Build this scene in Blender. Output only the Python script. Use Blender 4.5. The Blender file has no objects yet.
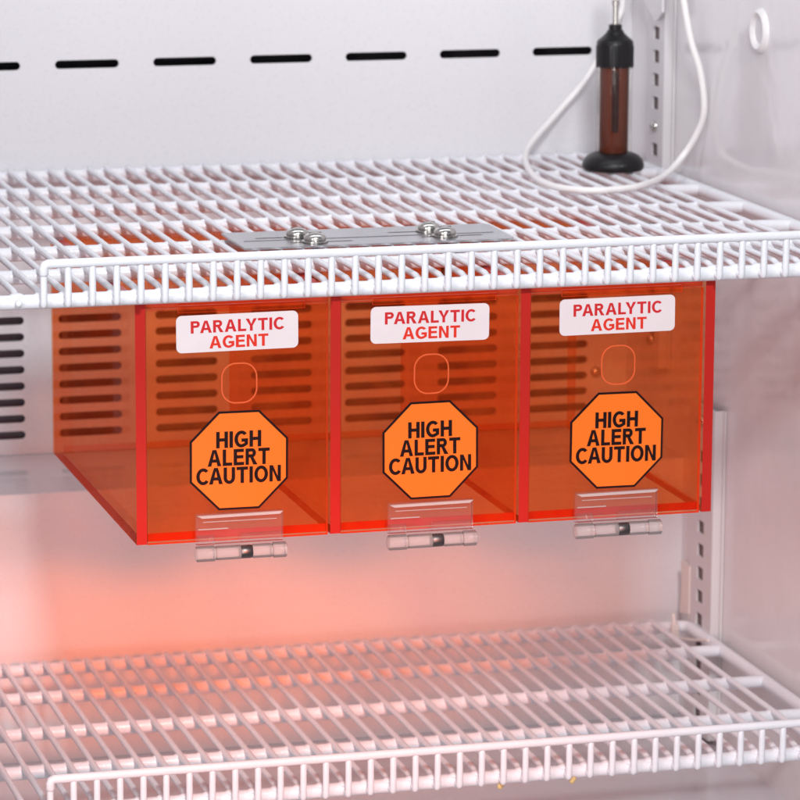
import bpy, bmesh, math, random
from mathutils import Vector, Matrix
random.seed(7)
S = bpy.context.scene
COL = S.collection

# ------------------------------------------------------------------ camera, world, lights
yaw, pit, rol = math.radians(15.73), math.radians(11.215), math.radians(0.291)
fw = Vector((math.sin(yaw)*math.cos(pit), math.cos(yaw)*math.cos(pit), -math.sin(pit)))
rt = Vector((math.cos(yaw), -math.sin(yaw), 0)); up = rt.cross(fw)
r2 = rt*math.cos(rol) + up*math.sin(rol); u2 = -rt*math.sin(rol) + up*math.cos(rol)
cam = bpy.data.objects.new('camera', bpy.data.cameras.new('camera')); COL.objects.link(cam)
M = Matrix((r2, u2, -fw)).transposed().to_4x4(); M.translation = Vector((-.36938, -1.78644, .43547))
cam.matrix_world = M
cam.data.sensor_width = 36; cam.data.lens = 3735.5/800*36
cam.data.clip_start = .05; cam.data.clip_end = 50
cam.data.dof.use_dof = True; cam.data.dof.focus_distance = 1.86; cam.data.dof.aperture_fstop = 22
S.camera = cam

W = bpy.data.worlds.new("World"); S.world = W; W.use_nodes = True
W.node_tree.nodes['Background'].inputs[0].default_value = (.86, .88, 1.0, 1)
W.node_tree.nodes['Background'].inputs[1].default_value = .21

def area(name, loc, target, size, power, color=(1, 1, 1)):
    l = bpy.data.lights.new(name, 'AREA'); l.shape = 'RECTANGLE'; l.size = size[0]; l.size_y = size[1]
    l.energy = power; l.color = color
    o = bpy.data.objects.new(name, l); COL.objects.link(o); o.location = loc
    o.rotation_euler = (Vector(target)-Vector(loc)).to_track_quat('-Z', 'Y').to_euler(); return o
area('key_softbox', (-.06, -1.34, .95), (.15, .15, 0), (.20, .16), 17, (.975, .985, 1))
area('added_side_fill', (-.80, -1.05, .42), (.2, .12, .0), (.35, .35), 4.5, (1, .98, .98))  # added fill, sent through the bin to tint the right wall
area('added_low_fill', (-.36, -1.35, -.03), (.32, .33, -.12), (.40, .28), 4.2, (1, .985, .99))  # added fill that lifts the cavity round the lower shelf
area('added_top_fill', (.15, .12, .62), (.15, .25, 0), (.7, .12), 1.2, (.93, .95, 1))  # added overhead fill that brightens the tops of the deck wires

sp = bpy.data.lights.new('added_orange_glow', 'SPOT'); sp.energy = 112; sp.color = (1, .14, .0); sp.spot_size = math.radians(14); sp.spot_blend = 1; sp.shadow_soft_size = .09  # added orange lamp, stands in for the glow cast by the acrylic
so = bpy.data.objects.new('added_orange_glow', sp); COL.objects.link(so); so.location = (-.02, -1.3, .30)
so.rotation_euler = (Vector((.085, .334, -.145))-so.location).to_track_quat('-Z', 'Y').to_euler(); so.scale = (1.6, .42, 1)
sp = bpy.data.lights.new('added_pink_glow', 'SPOT'); sp.energy = 14; sp.color = (1, .25, .22); sp.spot_size = math.radians(15); sp.spot_blend = 1; sp.shadow_soft_size = .12  # added pink lamp, imitates bin-coloured light on the right wall
so = bpy.data.objects.new('added_pink_glow', sp); COL.objects.link(so); so.location = (-.72, -1.0, .06)
so.rotation_euler = (Vector((.41, .17, -.045))-so.location).to_track_quat('-Z', 'Y').to_euler(); so.scale = (1.2, .8, 1)
S.view_settings.view_transform = 'Standard'; S.view_settings.look = 'None'
S.view_settings.exposure = .14; S.view_settings.gamma = 1
S.render.engine = 'CYCLES'
S.cycles.max_bounces = 16; S.cycles.transparent_max_bounces = 64; S.cycles.transmission_bounces = 12
S.cycles.diffuse_bounces = 6; S.cycles.glossy_bounces = 6

# ------------------------------------------------------------------ materials
def newmat(name):
    m = bpy.data.materials.new(name); m.use_nodes = True
    nt = m.node_tree; b = nt.nodes['Principled BSDF']; return m, nt, b
def paint(name, col, rough=.4, rvar=.1, bump=0, bscale=400, coat=0, metal=0, cvar=.03, nscale=18, spec=.5):
    m, nt, b = newmat(name)
    b.inputs['Metallic'].default_value = metal
    b.inputs['Specular IOR Level'].default_value = spec
    tc = nt.nodes.new('ShaderNodeTexCoord')
    n = nt.nodes.new('ShaderNodeTexNoise'); n.inputs['Scale'].default_value = nscale; n.inputs['Detail'].default_value = 5
    nt.links.new(tc.outputs['Object'], n.inputs['Vector'])
    mr = nt.nodes.new('ShaderNodeMapRange'); mr.inputs[1].default_value = .25; mr.inputs[2].default_value = .75; mr.interpolation_type = 'SMOOTHSTEP'
    mr.inputs[3].default_value = rough-rvar; mr.inputs[4].default_value = rough+rvar
    nt.links.new(n.outputs['Fac'], mr.inputs[0]); nt.links.new(mr.outputs[0], b.inputs['Roughness'])
    mx = nt.nodes.new('ShaderNodeMix'); mx.data_type = 'RGBA'
    mx.inputs[6].default_value = (*[c*(1-cvar) for c in col], 1); mx.inputs[7].default_value = (*[min(1, c*(1+cvar)) for c in col], 1)
    nt.links.new(n.outputs['Fac'], mx.inputs[0]); nt.links.new(mx.outputs[2], b.inputs['Base Color'])
    b.inputs['Coat Weight'].default_value = coat; b.inputs['Coat Roughness'].default_value = .1
    if bump:
        n2 = nt.nodes.new('ShaderNodeTexNoise'); n2.inputs['Scale'].default_value = bscale; n2.inputs['Detail'].default_value = 3
        nt.links.new(tc.outputs['Object'], n2.inputs['Vector'])
        bp = nt.nodes.new('ShaderNodeBump'); bp.inputs['Strength'].default_value = bump; bp.inputs['Distance'].default_value = .001
        nt.links.new(n2.outputs['Fac'], bp.inputs['Height']); nt.links.new(bp.outputs[0], b.inputs['Normal'])
    return m
def tinted(name, col, rough=.02, gloss=1.0, haze=0, hazecol=(1, .2, .05), mottle=False):
    """clear coloured sheet: tinted see-through plus a fresnel sheen and a little milky scatter"""
    m = bpy.data.materials.new(name); m.use_nodes = True; nt = m.node_tree; nt.nodes.clear()
    out = nt.nodes.new('ShaderNodeOutputMaterial')
    tr = nt.nodes.new('ShaderNodeBsdfTransparent'); tr.inputs[0].default_value = (*col, 1)
    gl = nt.nodes.new('ShaderNodeBsdfGlossy'); gl.inputs['Roughness'].default_value = rough
    fr = nt.nodes.new('ShaderNodeFresnel'); fr.inputs[0].default_value = 1.45
    mu = nt.nodes.new('ShaderNodeMath'); mu.operation = 'MULTIPLY'; mu.inputs[1].default_value = gloss
    nt.links.new(fr.outputs[0], mu.inputs[0])
    base = tr
    if haze:
        df = nt.nodes.new('ShaderNodeBsdfDiffuse'); df.inputs[0].default_value = (*hazecol, 1)
        tl = nt.nodes.new('ShaderNodeBsdfTranslucent'); tl.inputs[0].default_value = (*hazecol, 1)
        ad = nt.nodes.new('ShaderNodeMixShader'); ad.inputs[0].default_value = .5
        nt.links.new(df.outputs[0], ad.inputs[1]); nt.links.new(tl.outputs[0], ad.inputs[2])
        mh = nt.nodes.new('ShaderNodeMixShader')
        tc = nt.nodes.new('ShaderNodeTexCoord'); n1 = nt.nodes.new('ShaderNodeTexNoise'); n1.inputs['Scale'].default_value = 45; n1.inputs['Detail'].default_value = 8; n1.inputs['Roughness'].default_value = .75
        nt.links.new(tc.outputs['Object'], n1.inputs['Vector'])
        mr = nt.nodes.new('ShaderNodeMapRange'); mr.inputs[1].default_value = .35; mr.inputs[2].default_value = .75; mr.inputs[3].default_value = haze*(.4 if mottle else .9); mr.inputs[4].default_value = haze*(2.6 if mottle else 1.1)
        nt.links.new(n1.outputs['Fac'], mr.inputs[0]); nt.links.new(mr.outputs[0], mh.inputs[0])
        nt.links.new(tr.outputs[0], mh.inputs[1]); nt.links.new(ad.outputs[0], mh.inputs[2]); base = mh
    mx = nt.nodes.new('ShaderNodeMixShader')
    nt.links.new(mu.outputs[0], mx.inputs[0]); nt.links.new(base.outputs[0], mx.inputs[1]); nt.links.new(gl.outputs[0], mx.inputs[2])
    nt.links.new(mx.outputs[0], out.inputs[0]); return m

m_wall = paint('white_liner_paint', (.70, .69, .71), .28, .01, .05, 420, cvar=.006, nscale=500)
def wavy_wall():
    m = paint('white_side_liner_paint', (.71, .69, .70), .12, .02, 1.0, 20, cvar=.012, nscale=250); return m
m_side = wavy_wall()
m_ledge = paint('white_ledge_paint', (.66, .65, .68), .12, .03, .05, 60, nscale=10)
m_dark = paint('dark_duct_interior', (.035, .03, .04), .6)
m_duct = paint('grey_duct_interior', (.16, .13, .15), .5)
m_wire = paint('white_powder_coated_wire', (.77, .78, .82), .33, .08, .25, 500, nscale=60)
m_std = paint('white_painted_steel', (.62, .60, .61), .35, .06, .1, 200)
m_hole = paint('dark_slot_inside', (.17, .13, .13), .6)
m_steel = paint('brushed_steel', (.52, .53, .55), .27, .03, 0, 300, metal=1, nscale=9)
m_screw = paint('bright_steel', (.55, .53, .50), .24, .05, metal=1, nscale=200)
m_pin = paint('grey_steel_pin', (.16, .15, .15), .42, .05, metal=1)
m_acr = tinted('orange_acrylic', (.999, .725, .555), .03, .17, .052, (1, .24, .03), True)
m_edge = paint('red_acrylic_edge', (.46, .018, .012), .3, .06, .04, 500, spec=.3)
m_edge2 = paint('orange_acrylic_edge', (.85, .10, .03), .3, .05)
m_groove = paint('orange_engraved_edge', (.70, .11, .03), .3, .05)
m_clear = tinted('clear_plastic', (.995, .985, .985), .06, 1.2, .05, (1, .98, .98))
m_clear2 = tinted('clear_moulded_plastic', (.995, .985, .985), .05, 2.2, .34, (1, .99, .99))
m_highlight = tinted('clear_bevel_highlight', (.99, .98, .98), .12, 1.5, .6, (1, 1, 1))  # milky white imitates the highlight a clear bevel would catch
m_black = paint('black_rubber_plastic', (.008, .007, .008), .36, .06, .15, 600, spec=.3)
m_glass = tinted('clear_glass', (.96, .95, .94), .02, .6)
m_liq = paint('brown_liquid', (.13, .026, .009), .12, .03, nscale=30, cvar=.15)
m_rod = paint('dark_sensor_rod', (.03, .010, .006), .3)
m_cable = paint('white_cable_jacket', (.80, .78, .77), .42, .05, .1, 300)
m_ink = paint('black_ink', (.010, .002, .003), .5, spec=.2)
m_orange = paint('orange_vinyl', (.86, .165, .008), .42, .06, .05, 300)
m_label = paint('pale_label_stock', (.74, .65, .66), .4, .05, .05, 300, cvar=.04, nscale=90)
m_red = paint('red_ink', (.56, .022, .025), .45, spec=.2)
m_rorange = paint('orange_red_ink', (.68, .034, .018), .45, spec=.2)
m_grey = paint('light_grey_ring', (.72, .70, .70), .35)
m_tie = paint('pale_nylon', (.74, .66, .62), .4)
m_yel = paint('yellowed_coating', (.65, .48, .2), .5)

# ------------------------------------------------------------------ mesh helpers
class MB:
    def __init__(s): s.bm = bmesh.new(); s.mats = []
    def mi(s, m):
        if m not in s.mats: s.mats.append(m)
        return s.mats.index(m)
    def box(s, a, b, m, bev=0, side=None):
        """box a..b; side=(axes tuple, material): faces whose normal is along those axes get that material"""
        t = bmesh.new(); bmesh.ops.create_cube(t, size=1)
        for v in t.verts: v.co = Vector([(a[i]+b[i])/2 + v.co[i]*(b[i]-a[i]) for i in range(3)])
        if bev: bmesh.ops.bevel(t, geom=t.edges[:], offset=bev, segments=2, profile=.7, affect='EDGES')
        t.normal_update()
        k = s.mi(m); k2 = s.mi(side[1]) if side else k
        for f in t.faces:
            f.material_index = k
            if side:
                n = f.normal; ax = max(range(3), key=lambda i: abs(n[i]))
                if ax in side[0] or (ax, 1 if n[ax] > 0 else -1) in side[0]: f.material_index = k2
        s.merge(t)
    def merge(s, t):
        me = bpy.data.meshes.new('t'); t.to_mesh(me); t.free(); s.bm.from_mesh(me); bpy.data.meshes.remove(me)
    def tube(s, pts, r, m, seg=10, cap=True):
        pts = [Vector(p) for p in pts]; n = len(pts); k = s.mi(m)
        tang = [(pts[min(i+1, n-1)]-pts[max(i-1, 0)]).normalized() for i in range(n)]
        ref = Vector((0, 0, 1)) if abs(tang[0].z) < .9 else Vector((1, 0, 0))
        nrm = (ref - tang[0]*ref.dot(tang[0])).normalized(); rings = []
        def ring(c, t, nn, rr):
            b = t.cross(nn); return [s.bm.verts.new(c + (nn*math.cos(2*math.pi*j/seg)+b*math.sin(2*math.pi*j/seg))*rr) for j in range(seg)]
        rs = r if isinstance(r, list) else [r]*n
        if cap:
            for a in (.15, .6): rings.append(ring(pts[0]-tang[0]*rs[0]*.6*math.cos(a*math.pi/2), tang[0], nrm, rs[0]*math.sin(a*math.pi/2)))
        for i in range(n):
            nrm = (nrm - tang[i]*nrm.dot(tang[i])).normalized(); rings.append(ring(pts[i], tang[i], nrm, rs[i]))
        if cap:
            for a in (.6, .15): rings.append(ring(pts[-1]+tang[-1]*rs[-1]*.6*math.cos(a*math.pi/2), tang[-1], nrm, rs[-1]*math.sin(a*math.pi/2)))
        for A, B in zip(rings, rings[1:]):
            for j in range(seg):
                f = s.bm.faces.new((A[j], A[(j+1) % seg], B[(j+1) % seg], B[j])); f.material_index = k; f.smooth = True
        for R, fl in ((rings[0], True), (rings[-1], False)):
            f = s.bm.faces.new(R[::-1] if fl else R); f.material_index = k; f.smooth = True
    def lathe(s, prof, m, c=(0, 0, 0), seg=48, axis='Z'):
        k = s.mi(m); c = Vector(c); rings = []
        for r, z in prof:
            row = []
            for j in range(seg):
                a = 2*math.pi*j/seg; x, y = r*math.cos(a), r*math.sin(a)
                p = Vector((x, y, z)) if axis == 'Z' else (Vector((z, x, y)) if axis == 'X' else Vector((x, z, -y)))
                row.append(s.bm.verts.new(c+p))
            rings.append(row)
        for A, B in zip(rings, rings[1:]):
            for j in range(seg):
                f = s.bm.faces.new((A[j], A[(j+1) % seg], B[(j+1) % seg], B[j])); f.material_index = k; f.smooth = True
        for R, fl in ((rings[0], True), (rings[-1], False)):
            f = s.bm.faces.new(R[::-1] if fl else R); f.material_index = k
    def blob(s, c, rad, m, u=10, v=6):
        t = bmesh.new(); bmesh.ops.create_uvsphere(t, u_segments=u, v_segments=v, radius=1)
        for w in t.verts: w.co = Vector(c) + Vector([w.co[i]*rad[i] for i in range(3)])
        k = s.mi(m)
        for f in t.faces: f.material_index = k; f.smooth = True
        s.merge(t)
    def prism(s, pts, y0, y1, m, side=None, plane='XZ'):
        """outline pts in a plane, extruded from y0 to y1 along the third axis"""
        def P(p, d):
            return Vector((p[0], d, p[1])) if plane == 'XZ' else (Vector((p[0], p[1], d)) if plane == 'XY' else Vector((d, p[0], p[1])))
        A = [s.bm.verts.new(P(p, y0)) for p in pts]; B = [s.bm.verts.new(P(p, y1)) for p in pts]
        k = s.mi(m); k2 = s.mi(side) if side else k; n = len(pts)
        for f in (s.bm.faces.new(A), s.bm.faces.new(B[::-1])): f.material_index = k
        for j in range(n):
            f = s.bm.faces.new((A[j], B[j], B[(j+1) % n], A[(j+1) % n])); f.material_index = k2
    def add_mesh(s, me, m):
        k = s.mi(m); n0 = len(s.bm.faces); s.bm.from_mesh(me); s.bm.faces.ensure_lookup_table()
        for f in s.bm.faces[n0:]: f.material_index = k
        bpy.data.meshes.remove(me)
    def build(s, name, parent=None):
        bmesh.ops.recalc_face_normals(s.bm, faces=s.bm.faces)
        me = bpy.data.meshes.new(name); s.bm.to_mesh(me); s.bm.free()
        for m in s.mats: me.materials.append(m)
        try: me.set_sharp_from_angle(angle=math.radians(40))
        except Exception: pass
        o = bpy.data.objects.new(name, me); COL.objects.link(o)
        if parent: o.parent = parent
        return o
def tag(o, label=None, cat=None, group=None, kind=None):
    if label: o['label'] = label
    if cat: o['category'] = cat
    if group: o['group'] = group
    if kind: o['kind'] = kind
    return o
def thing(name, label, cat, loc=(0, 0, 0), group=None):
    o = bpy.data.objects.new(name, None); o.empty_display_size = .01; COL.objects.link(o); o.location = loc
    return tag(o, label, cat, group)
def rrect(cx, cy, w, h, r, n=6):
    P = []
    for sx, sy, a0 in ((1, 1, 0), (-1, 1, 90), (-1, -1, 180), (1, -1, 270)):
        for i in range(n+1):
            a = math.radians(a0+90*i/n); P.append((cx+sx*(w/2-r)+r*math.cos(a), cy+sy*(h/2-r)+r*math.sin(a)))
    return P
def catmull(P, n=8):
    P = [Vector(p) for p in P]; Q = [P[0]*2-P[1]]+P+[P[-1]*2-P[-2]]; out = []
    for i in range(1, len(Q)-2):
        a, b, c, d = Q[i-1:i+3]
        for j in range(n):
            t = j/n; out.append(.5*((2*b)+(c-a)*t+(2*a-5*b+4*c-d)*t*t+(3*b-a-3*c+d)*t**3))
    out.append(P[-1]); return out
def curve_mesh(cu):
    o = bpy.data.objects.new('tmp', cu); COL.objects.link(o)
    me = bpy.data.meshes.new_from_object(o.evaluated_get(bpy.context.evaluated_depsgraph_get()))
    bpy.data.objects.remove(o); bpy.data.curves.remove(cu); return me
def holed(outer, holes, th):
    """flat sheet with real holes, in XY, thickness 2*th"""
    cu = bpy.data.curves.new('c', 'CURVE'); cu.dimensions = '2D'; cu.fill_mode = 'BOTH'; cu.extrude = th
    for loop in [outer]+holes:
        sp = cu.splines.new('POLY'); sp.points.add(len(loop)-1)
        for p, q in zip(sp.points, loop): p.co = (q[0], q[1], 0, 1)
        sp.use_cyclic_u = True
    return curve_mesh(cu)
def arc(cx, cy, rx, ry, a0, a1, n=10):
    return [(cx+rx*math.cos(math.radians(a0+(a1-a0)*i/n)), cy+ry*math.sin(math.radians(a0+(a1-a0)*i/n))) for i in range(n+1)]
def glyph(c, t):
    """outline(s) and counters of a plain grotesque capital, height 1; returns (width, loops)"""
    h = t*.92
    if c == 'I': return t, [[(0, 0), (t, 0), (t, 1), (0, 1)]]
    if c == 'H': w = .72; return w, [[(0, 0), (t, 0), (t, .5-h/2), (w-t, .5-h/2), (w-t, 0), (w, 0), (w, 1), (w-t, 1), (w-t, .5+h/2), (t, .5+h/2), (t, 1), (0, 1)]]
    if c == 'L': w = .60; return w, [[(0, 0), (w, 0), (w, h), (t, h), (t, 1), (0, 1)]]
    if c == 'T': w = .72; return w, [[(w/2-t/2, 0), (w/2+t/2, 0), (w/2+t/2, 1-h), (w, 1-h), (w, 1), (0, 1), (0, 1-h), (w/2-t/2, 1-h)]]
    if c == 'E': w = .66; return w, [[(0, 0), (w, 0), (w, h), (t, h), (t, .5-h*.42), (w*.93, .5-h*.42), (w*.93, .5+h*.58), (t, .5+h*.58), (t, 1-h), (w*.97, 1-h), (w*.97, 1), (0, 1)]]
    if c == 'N': w = .72; return w, [[(0, 0), (t*.95, 0), (t*.95, .68), (w-t*1.02, 0), (w, 0), (w, 1), (w-t*.95, 1), (w-t*.95, .33), (t*1.02, 1), (0, 1)]]
    if c == 'A':
        w = .86; k = t*1.1; m = w/2
        def xl(y): return k+(m-k)*y/(1-.0)*.985      # inner left edge of the left leg
        y1, y2 = .235, .235+h*.95; top = .80
        il = lambda y: k+(m-k)*(y/top)
        return w, [[(0, 0), (k, 0), (il(y1), y1), (w-il(y1), y1), (w-k, 0), (w, 0), (m+k*.52, 1), (m-k*.52, 1)], [(il(y2), y2), (w-il(y2), y2), (m, top+.02)]]
    if c == 'Y': w = .82; m = w/2; k = t*1.18; return w, [[(m-t/2, 0), (m+t/2, 0), (m+t/2, .42), (w, 1), (w-k, 1), (m, .56), (k, 1), (0, 1), (m-t/2, .42)]]
    if c in 'PR':
        w = .70 if c == 'P' else .76; b = .46 if c == 'P' else .44; R = (1-b+h*0)/2; cx = .66-R*.9; cy = (1+b)/2-.0
        out = arc(cx, cy, .66-cx, R, -90, 90, 12); inn = arc(cx, cy, .66-cx-t, R-h, -90, 90, 12)
        cnt = [(t, cy-R+h)]+inn+[(t, cy+R-h)]
        if c == 'P': return .66, [[(0, 0), (t, 0), (t, cy-R)]+out+[(0, 1)], cnt]
        return w, [[(0, 0), (t, 0), (t, cy-R), (.30, cy-R), (w-t*1.25, 0), (w, 0), (.50, cy-R+.015)]+arc(cx, cy, .66-cx, R, -62, 90, 11)+[(0, 1)], cnt]
    if c == 'U': w = .72; r = w/2; return w, [[(0, 1)]+arc(r, .37, r, .385, 180, 360, 18)+[(w, 1), (w-t, 1)]+arc(r, .37, r-t, .385-h, 360, 180, 18)+[(t, 1)]]
    if c == 'O': w = .86; return w, [arc(w/2, .5, w/2, .515, 0, 352, 32), arc(w/2, .5, w/2-t, .515-h, 0, 352, 32)]
    if c == 'C': w = .80; r = .43; return w, [arc(r, .5, r, .515, 42, 322, 28)+arc(r, .5, r-t, .515-h, 318, 46, 28)]
    if c == 'G':
        w = .83; r = .43
        return w, [arc(r, .5, r, .515, 40, 300, 28)+[(w, .16), (w, .53), (r+.0, .53), (r, .53-h), (w-t, .53-h), (w-t, .235)]+arc(r, .5, r-t, .515-h, 300, 46, 28)]
def text_mesh(txt, cx, cz, w, h, y, t=.165, sp=.115):
    x = 0; loops = []; prev = ''
    for c in txt:
        if prev and (prev+c) in ('AL', 'LY', 'YT', 'PA', 'CA', 'AU', 'UT', 'RT', 'TI', 'NT', 'RA', 'AR', 'AG'):
            x -= {'LY': .15, 'YT': .03, 'PA': .10, 'RT': .04, 'AU': .04, 'CA': .10, 'AG': .03, 'RA': .03, 'AR': .02}.get(prev+c, 0)
        wd, L = glyph(c, t)
        loops += [[(x+p[0], p[1]) for p in l] for l in L]; x += wd+sp; prev = c
    W_ = x-sp
    me = holed(loops[0], loops[1:], .001)
    for v in me.vertices:
        a = (v.co.x/W_-.5)*w; b_ = (v.co.y-.5)*h
        v.co = Vector((cx+a, y+(-.00005 if v.co.z > 0 else .00003), cz+b_))
    return me

# ------------------------------------------------------------------ the cabinet interior (setting)
XL, XR = -.112, .410; YB = .445; YB2 = .334; ZL = -.0466; ZF = -.2105; ZT = .50; YF = -.06
def slot(cx, cz, w, h): return rrect(cx, cz, w, h, h*.499, 5)
holes = []; cols = []
k = -1
for i in range(9):
    x0 = -.0203 + (i-1)*.0607
    if x0 < XL+.01 or x0+.04 > XR+.0: continue
    cols.append(x0)
x = -.0198-.0607
cols = [x+.0607*i for i in range(8)]
for cx in cols:
    if cx-.0 < XL+.008: continue
    holes.append(slot(cx+.0197, .1933+.001*(cx-.0)/.36, .0394, .0052))
for cx in cols[:8]:
    for r in range(8): holes.append(slot(cx+.0197, .0370-.0102*r, .0394, .0051))
b = MB(); b.add_mesh(holed([(XL, ZL), (XR, ZL), (XR, ZT), (XL, ZT)], holes, .0008), m_wall)
for v in b.bm.verts: v.co = Vector((v.co.x, YB+.0008-v.co.z, v.co.y))
tag(b.build('back_wall'), kind='structure')
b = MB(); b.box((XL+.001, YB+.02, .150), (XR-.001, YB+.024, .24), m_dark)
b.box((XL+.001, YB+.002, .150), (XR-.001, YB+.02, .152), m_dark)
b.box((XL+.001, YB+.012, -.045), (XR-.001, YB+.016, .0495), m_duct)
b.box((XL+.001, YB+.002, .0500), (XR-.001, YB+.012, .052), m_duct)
tag(b.build('air_duct'), kind='structure')
b = MB(); b.box((XL, YB2+.004, ZL-.003), (XR, YB+.002, ZL-.0002), m_ledge, .0006)
tag(b.build('ledge'), kind='structure')
b = MB(); b.box((XL, YB2, ZF), (XR, YB2+.0035, ZL), m_wall, .0008)
tag(b.build('lower_back_wall'), kind='structure')
b = MB(); b.box((XR, YF, ZF-.02), (XR+.004, YB+.03, ZT), m_side)
tag(b.build('right_side_wall'), kind='structure')
b = MB(); b.box((XL-.004, YF, ZF-.02), (XL, YB+.03, ZT), m_side)
tag(b.build('left_side_wall'), kind='structure')
b = MB(); b.box((XL, YF, ZF-.004), (XR, YB2, ZF-.0002), m_ledge)
tag(b.build('floor'), kind='structure')

# ------------------------------------------------------------------ shelf standards
def standard(y0, y1, z0, z1, slots, label, screwz, xr=XR, d=.0062):
    t = thing('shelf_standard', label, 'shelf standard', (xr, (y0+y1)/2, z0), 'slotted shelf standards on the cabinet wall')
    L, B = t.location.x, t.location.y
    hs = [rrect(0, z-z0, .0105, .0078, .0008, 2) for z in slots]
    b = MB(); w = (y1-y0)/2
    b.add_mesh(holed([(-w, 0), (w, 0), (w, z1-z0), (-w, z1-z0)], hs, .0006), m_std)
    for v in b.bm.verts: v.co = Vector((-d+v.co.z, v.co.x, v.co.y))
    b.box((-d-.0006, -w-.0012, 0), (-.0005, -w, z1-z0), m_std, .0004)
    b.box((-d-.0006, w, 0), (-.0005, w+.0012, z1-z0), m_std, .0004)
    b.box((-.0017, -w-.004, 0), (-.0003, -w-.0012, z1-z0), m_std)
    b.build('channel', t)
    b = MB(); b.box((-.0050, -w+.0004, .001), (-.0044, w, z1-z0-.001), m_hole); b.build('channel_back', t)
    for sz in screwz:
        b = MB(); b.lathe([(.0001, -.0028), (.0015, -.0027), (.003, -.0018), (.0036, -.0005), (.0036, .0002)], m_screw, (-d-.0006, 0, sz-z0), 24, 'X')
        b.box((-d-.0036, -.0018, sz-z0-.0003), (-d-.0032, .0018, sz-z0+.0003), m_hole)
        b.build('screw', t)
    return t
def zs(z, lo, hi, skip=()):
    out = []; a = z
    while a < hi: out.append(a); a += .0144
    a = z-.0144
    while a > lo: out.append(a); a -= .0144
    return [q for q in out if all(abs(q-s) > .006 for s in skip)]
standard(.3660, .3930, .004, ZT-.01, zs(.1680, .01, ZT-.02, (.1536,)), 'white slotted metal strip in the far right corner above the top shelf', [.1536, .02])
standard(.2650, .3030, ZF+.003, -.0035, zs(-.0930, ZF+.01, -.02, (-.021,)), 'white slotted metal strip on the right wall running down behind the lower shelf', [-.0135])
# matching standards on the unseen left wall
b = None

# bracket of a shelf above
b = MB(); b.prism([(.366, .2205), (.371, .2195), (.403, .236), (.403, .262), (.358, .262), (.358, .226)], -.0008, .0008, m_std, plane='YZ')
o = b.build('shelf_bracket'); o.location = (.3995, 0, 0)
bm = o.data
tag(o, 'white metal bracket hooked into the wall strip at the top edge behind the cable', 'shelf bracket')
# corner clip
b = MB(); b.prism([(.2990, -.107), (.3150, -.107), (.3128, -.118), (.3128, -.128), (.3150, -.140), (.2990, -.137)], -.0022, .0, m_tie, plane='YZ')
o = b.build('corner_clip'); o.location = (.4048, .0015, 0)
tag(o, 'small beige plastic clip in the lower right back corner beside the slotted strip', 'clip')
# round plug
b = MB(); b.lathe([(.0075, -.0006), (.0085, -.0022), (.0105, -.0030), (.0125, -.0018), (.0132, 0)], m_grey, (0, 0, 0), 40, 'X')
b.lathe([(.0001, -.0009), (.0076, -.0007), (.0076, 0)], m_std, (0, 0, 0), 40, 'X')
o = b.build('wall_plug'); o.location = (XR, .221, .2275)
tag(o, 'round white ring plug set in the upper right side wall', 'plug')
for loc, ax, lab in (((.3896, YB, -.0123), 'Y', 'small steel screw in the back wall seen through the right orange door'),):
    b = MB(); b.lathe([(.0001, -.0025), (.002, -.0022), (.0036, -.0008), (.0038, 0)], m_screw, (0, 0, 0), 20, ax); o = b.build('wall_screw'); o.location = loc
    tag(o, lab, 'screw')

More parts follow.
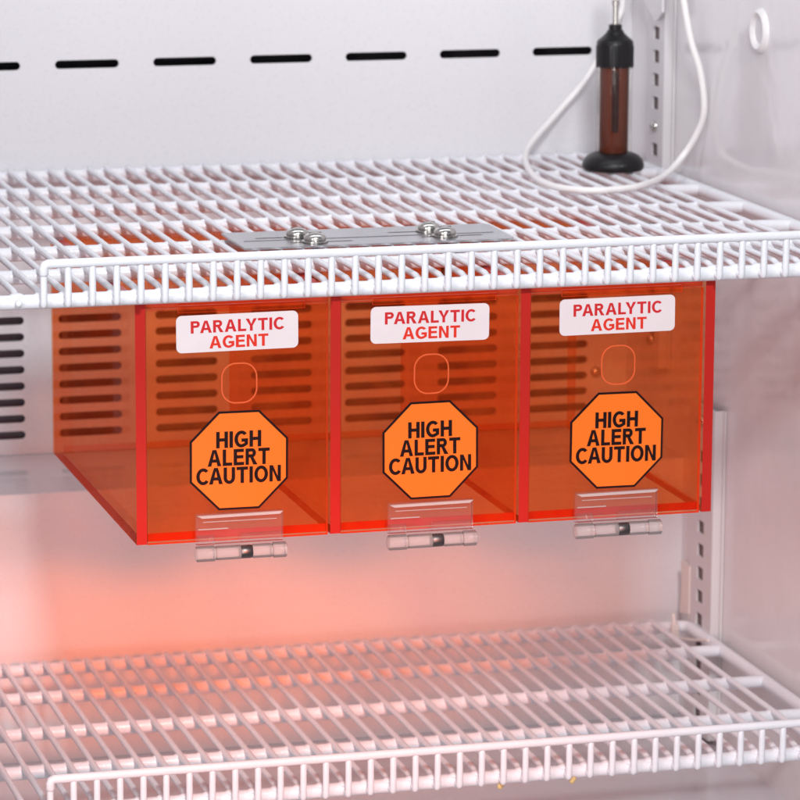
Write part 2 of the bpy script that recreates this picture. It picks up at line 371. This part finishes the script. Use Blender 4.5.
# ------------------------------------------------------------------ wire shelves
RR, RW = .0037, .00172; PIT = .01208
def make_shelf(loc, bays, bay, label, xk0, last=0):
    """local x: wire k at xk0+k*PIT; y 0 = front frame rod; z 0 = rod centre"""
    t = thing('wire_shelf', label, 'wire shelf', loc)
    depth = bays*bay-last; xa, xb = -.101-loc[0], .4015-loc[0]; zw = RR+RW-.0017
    b = MB(); c = .007
    pts = []
    for cx, cy, a0 in ((xb-c, depth-c, 0), (xa+c, depth-c, 90), (xa+c, c, 180), (xb-c, c, 270)):
        for i in range(7):
            a = math.radians(a0+15*i); pts.append((cx+c*math.cos(a), cy+c*math.sin(a), 0))
    # subdivide the straight runs so the tube keeps its section
    pts = pts+[pts[0]]
    b.tube(pts, RR, m_wire, 14, cap=False); b.build('frame', t)
    for j in range(1, bays):
        b = MB(); b.tube([(xa+.001, j*bay, 0), (xb-.001, j*bay, 0)], RR, m_wire, 14)
        for k in range(-3, 36):
            xw = xk0+k*PIT; b.blob((xw, j*bay, RR-.0007), (.0034+random.uniform(-.0007, .0007), .0031, .0013), m_wire, 12, 6)
        b.build('cross_rod', t)
    def wire(lip):
        b = MB(); dz = zw
        b.tube([(0, depth+.0035, dz-.0012), (0, depth+.001, dz)] + [(0, depth-.01-i*(depth-.02)/8, dz) for i in range(9)] +
               [(0, .009, dz-.0001), (0, .005, dz-.0009), (0, .001, dz-.0020), (0, -.0030, dz-.0032), (0, -.0064, .0002)], RW, m_wire, 10)
        b.blob((0, 0, RR-.0009), (.0042, .0036, .0018), m_wire); b.blob((0, depth, RR-.0009), (.0042, .0036, .0018), m_wire)
        if lip:
            b.tube([(0, -.0066, -.0010), (0, -.0072, -.0004), (0, -.0075, .0010), (0, -.0075, .006), (0, -.0075, .012), (0, -.0075, .0185)], RW*1.02, m_wire, 12)
            b.blob((0, -.0050, .0002), (.0020, .0030, .0022), m_wire)
        return b.build('deck_wire', t)
    w0 = wire(True); w1 = wire(False); first = [True, True]
    for k in range(-3, 36):
        i = 0 if k >= 0 else 1; src = (w0, w1)[i]
        if first[i]: o = src; first[i] = False
        else: o = src.copy(); COL.objects.link(o); o.parent = t
        o.location = (xk0+k*PIT, random.uniform(-.0003, .0003), 0)
        o.rotation_euler = (0, 0, random.uniform(-.0022, .0022))
    b = MB(); zl = .0197; yl = -.0079; R = .0023
    b.tube([(xk0, yl, zl-.005), (xk0, yl, zl-.002), (xk0+.0006, yl, zl-.0006), (xk0+.002, yl, zl)] +
           [(xk0+.02+i*.0485, yl, zl) for i in range(8)] + [(xk0+35*PIT, yl, zl), (xk0+35*PIT+.0015, yl, zl-.0006), (xk0+35*PIT+.002, yl, zl-.005)], R, m_wire, 14)
    b.build('lip_rail', t)
    return t
make_shelf((0, -.0040, .1264), 6, .0737, 'white coated wire shelf at the top, with the orange bin bolted beneath it', -.0500)
make_shelf((0, .0264, -.1438), 4, .0707, 'white coated wire shelf at the bottom of the picture, empty', -.0448, .011)

low = [o for o in COL.objects if o.name.startswith('wire_shelf')][-1]
for x in (.196, .236):
    b = MB(); b.blob((x, -.0040, -.0040), (.0016, .0014, .0016), m_yel); b.blob((x+.001, -.0042, -.0030), (.0012, .0010, .0014), m_yel); b.build('coating_drip', low)
# ------------------------------------------------------------------ triple lock bin
H = .1222; D = .2298; T = .0026
bin_ = thing('lock_bin', 'translucent orange acrylic three door bin bolted under the top wire shelf', 'storage bin', (.15, 0, 0))
ox = -.15
def sheet(name, a, b_, axes, mat=m_acr, em=m_edge, parent=bin_):
    b = MB(); b.box((a[0]+ox, a[1], a[2]), (b_[0]+ox, b_[1], b_[2]), mat, 0, (axes, em)); return b.build(name, parent)
for i in range(4):
    sheet('side_panel' if i in (0, 3) else 'divider', (.1*i-T, 0, 0), (.1*i+T, D-.0045, H), ((1, -1), 2))
for i in range(3):
    sheet('bottom_panel', (.1*i+T, .0052, .0002), (.1*(i+1)-T, D-.0045, .0044), ((1, -1),))
    sheet('top_panel', (.1*i+T, .0052, H-.0035), (.1*(i+1)-T, D-.0045, H-.0002), ((1, -1),), em=m_edge2)
sheet('back_panel', (-T, D-.0043, 0), (.3+T, D, H), (), m_acr, m_edge2)
def crook(b, c, a):
    for v in b.bm.verts:
        x, z = v.co.x-c[0], v.co.z-c[1]; v.co.x = c[0]+x*math.cos(a)-z*math.sin(a); v.co.z = c[1]+x*math.sin(a)+z*math.cos(a)
for i in range(3):
    x0 = .1*i+T+.0004; x1 = .1*(i+1)-T-.0012; xc = .1*i+.05
    b = MB(); b.box((x0+ox, .0004, -.0003), (x1+ox, .0040, H-.0035), m_acr, 0, ((0, 2), m_edge2))
    door = b.build('door', bin_)
    # engraved finger ring
    hc = (xc+.0003+ox, .0802)
    b = MB(); me = holed(rrect(0, 0, .0186, .0208, .0075, 8), [rrect(0, 0, .0172, .0194, .0068, 8)], .0002); b.add_mesh(me, m_groove)
    for v in b.bm.verts: v.co = Vector((hc[0]+v.co.x, .0003-v.co.z, hc[1]+v.co.y))
    b.build('finger_ring', door)
    # hinge strip near top
    b = MB(); b.box((xc-.031+ox, -.0012, H-.0052), (xc+.034+ox, .0002, H-.0015), m_acr, .0003, ((0, 2), m_edge2)); b.build('hinge_strip', door)
    # octagon sticker
    oc = (xc+.0000+ox, .0408); R = .0253/math.cos(math.pi/8)
    def octo(r): return [(oc[0]+r*math.cos(math.pi/8+math.pi/4*j), oc[1]+r*math.sin(math.pi/8+math.pi/4*j)) for j in range(8)]
    b = MB(); b.prism(octo(R), .0002, -.00005, m_ink); b.prism(octo(R*.955), .0, -.00012, m_orange)
    for tx, w, dz in (('HIGH', .0232, .0108), ('ALERT', .0320, .0016), ('CAUTION', .0436, -.0076)):
        b.add_mesh(text_mesh(tx, oc[0]-.0002, oc[1]+dz, w, .0084, -.00016, .215, .09), m_ink)
    crook(b, oc, (-.004, .007, -.006)[i]); b.build('warning_sticker', door)
    # white name label
    lc = (xc-.0006+ox, .1062)
    b = MB(); b.prism(rrect(lc[0], lc[1], .0624, .0188, .0028), .0002, -.00008, m_label)
    b.add_mesh(text_mesh('PARALYTIC', lc[0]+.0002, lc[1]+.0034, .0480, .0062, -.00012, .205, .11), m_red)
    b.add_mesh(text_mesh('AGENT', lc[0]+.0007, lc[1]-.0046, .0302, .0062, -.00012, .205, .11), m_rorange)
    crook(b, lc, (.006, -.007, .004)[i]); b.build('name_label', door)
    # clear latch at the bottom
    lx = xc-.0006+ox
    lat = MB()
    lat.box((lx-.0225, -.0036, -.0010), (lx+.0225, -.0008, .0148), m_clear, .0005)
    lat.prism([(lx-.0222, .0142), (lx+.0222, .0146), (lx+.0205, .0132), (lx-.0195, .0128)], -.0050, -.0038, m_highlight)  # latch ridge and the bars below carry a painted highlight
    lat.box((lx-.0190, -.0042, .0106), (lx+.0190, -.0037, .0109), m_highlight)
    lat.box((lx-.0215, -.0044, .0068), (lx-.006, -.0034, .0073), m_highlight, .0002)
    lat.box((lx+.000, -.0060, -.0002), (lx+.0215, -.0036, .0042), m_clear, .0004)
    lat.box((lx-.0220, -.0060, -.0006), (lx-.0135, -.0036, .0040), m_clear, .0004)
    bz, by = -.0048, -.0070
    for a, c, r in ((-.0235, -.0135, .0040), (-.0133, -.0002, .0036), (.0055, .0158, .0036), (.0160, .0232, .0040)):
        lat.lathe([(.0001, a), (r*.85, a), (r, a+.0005), (r, c-.0005), (r*.85, c), (.0001, c)], m_clear2, (lx, by, bz), 24, 'X')
    lat = lat.build('latch', bin_)
    b = MB(); b.lathe([(.0006, -.0008), (.0031, -.0007), (.0034, -.0003), (.0034, .0050), (.0031, .0054), (.0006, .0055)], m_pin, (lx, by, bz), 24, 'X')
    b.build('metal_pin', lat)
# mounting plate with slots on top of the wires
zp = .1264+RR+2*RW-.0014
pl = [(.0760, .0950), (.2200, .0900), (.2238, .0960), (.2240, .1400), (.2215, .1440), (.2160, .1470), (.0760, .1470)]
pl = [(.0752, .0925)]+[(.219+.0045*math.sin(a*.26), .0925+.0045-.0045*math.cos(a*.26)) for a in range(7)]+[(.2195+.0045*math.cos(a*.26), .1425+.0045*math.sin(a*.26)) for a in range(7)]+[(.0752, .147)]
sc = [(.1112, .1235), (.1161, .1045), (.1850, .1270), (.1886, .1080)]
hs = [rrect(x+(-.006 if n % 2 == 0 else .004), y, .034, .0026, .0012, 3) for n, (x, y) in enumerate(sc)]
b = MB(); b.add_mesh(holed(pl, hs, .0006), m_steel)
for v in b.bm.verts: v.co = Vector((v.co.x+ox, v.co.y, zp+.0006+v.co.z))
b.box((.080+ox, .1148, zp+.00125), (.218+ox, .1153, zp+.0014), m_pin)
plate = b.build('mounting_plate', bin_)
for x, y in sc:
    b = MB(); z = zp+.0012
    b.lathe([(.0068, z), (.0071, z+.0002), (.0071, z+.0009), (.0066, z+.0011), (.0034, z+.0012)], m_screw, (x+ox, y, 0), 32)
    b.lathe([(.0030, z+.001), (.0058, z+.0012), (.0061, z+.0018), (.0059, z+.0030), (.0048, z+.0042), (.0030, z+.0050), (.0012, z+.0053), (.0001, z+.0053)], m_screw, (x+ox, y, 0), 32)
    b.lathe([(.0020, H-.012), (.0020, z+.001)], m_pin, (x+ox, y, 0), 12)
    b.box((x-.0034+ox, y-.0004, z+.0046), (x+.0034+ox, y+.0004, z+.00535), m_hole)
    b.lathe([(.0036, H-.0062), (.0036, H-.0036)], m_pin, (x+ox, y, 0), 6)
    b.build('bolt', plate)

# ------------------------------------------------------------------ temperature probe bottle
zb = .1264+RR+2*RW-.0015
pb = thing('probe_bottle', 'black capped glass bottle of brown liquid standing on the top shelf in the corner', 'probe bottle', (.365, .3465, zb))
b = MB(); b.lathe([(.0150, 0), (.0178, .0004), (.0188, .0018), (.0188, .0040), (.0178, .0066), (.0158, .0088), (.0130, .0103), (.0112, .0108), (.0001, .0108)], m_black, seg=64); b.build('base', pb)
b = MB(); b.lathe([(.0100, .0104), (.0109, .0106), (.0110, .0112), (.0110, .0640), (.0100, .0640)], m_glass, seg=48); b.build('glass_tube', pb)
b = MB(); b.lathe([(.0001, .0109), (.0083, .0109), (.0088, .0115), (.0088, .0630), (.0001, .0630)], m_liq, seg=48); b.build('liquid', pb)
b = MB(); b.lathe([(.0001, .0235), (.0016, .0240), (.0022, .0255), (.0022, .0612), (.0001, .0612)], m_rod, (-.002, -.0079, 0), 24); b.build('probe_rod', pb)
b = MB(); b.lathe([(.0001, .0632), (.0106, .0632), (.0112, .0638), (.0112, .0765), (.0108, .0784), (.0098, .0794), (.0076, .0812), (.0056, .0832), (.0046, .0850), (.0040, .0853), (.0040, .0880), (.0034, .0884), (.0001, .0884)], m_black, seg=64)
for j in range(40):
    a = 2*math.pi*j/40; b.box((.01115*math.cos(a)-.0002, .01115*math.sin(a)-.0002, .0625), (.01115*math.cos(a)+.0002, .01115*math.sin(a)+.0002, .0755), m_black)
b.build('cap', pb)
b = MB(); b.lathe([(.0001, .088), (.0018, .088), (.0018, .0995), (.0023, .0998), (.0023, .1025), (.0018, .1028), (.0018, .103)], m_screw, seg=24)
b.lathe([(.0026, .1030), (.0030, .1035), (.0028, .128), (.0001, .129)], m_cable, seg=24); b.build('stem', pb)
# cable
zc = zb+.0024
P = [(.3975, .437, .262), (.4010, .437, .2265), (.3953, .435, .211), (.3775, .432, .1805), (.3581, .430, .1591), (.3341, .412, .1415), (.3215, .385, zc+.0012),
     (.3085, .335, zc), (.3015, .2935, zc), (.3037, .2640, zc), (.3167, .2480, zc), (.3330, .2490, zc), (.3518, .2594, zc), (.3780, .292, zc+.0006), (.3960, .312, zc+.008),
     (.4045, .308, .1578), (.4065, .302, .1728), (.4030, .300, .195), (.3965, .300, .2148), (.3915, .300, .2386), (.388, .300, .262)]
b = MB(); b.tube(catmull(P, 10), .0020, m_cable, 14); o = b.build('sensor_cable')
tag(o, 'white cable looping round the brown probe bottle across the top shelf', 'cable')
# cable tie on lower shelf corner
b = MB(); z = -.1438-.003
b.box((.3885, .2915, z-.005), (.3935, .2945, z+.0065), m_tie, .0006)
b.box((.3875, .2880, z-.001), (.3920, .2925, z+.0025), m_tie, .0006)
b.tube(catmull([(.3885, .289, z-.004), (.388, .282, z+.000), (.392, .262, z+.004), (.3925, .238, z+.010)], 6), .0009, m_tie, 8)
b.tube(catmull([(.391, .293, z+.004), (.3905, .294, z+.012)], 4), .0012, m_tie, 8)
o = b.build('cable_tie'); tag(o, 'pale nylon cable tie knotted round the back right corner of the lower shelf', 'cable tie')
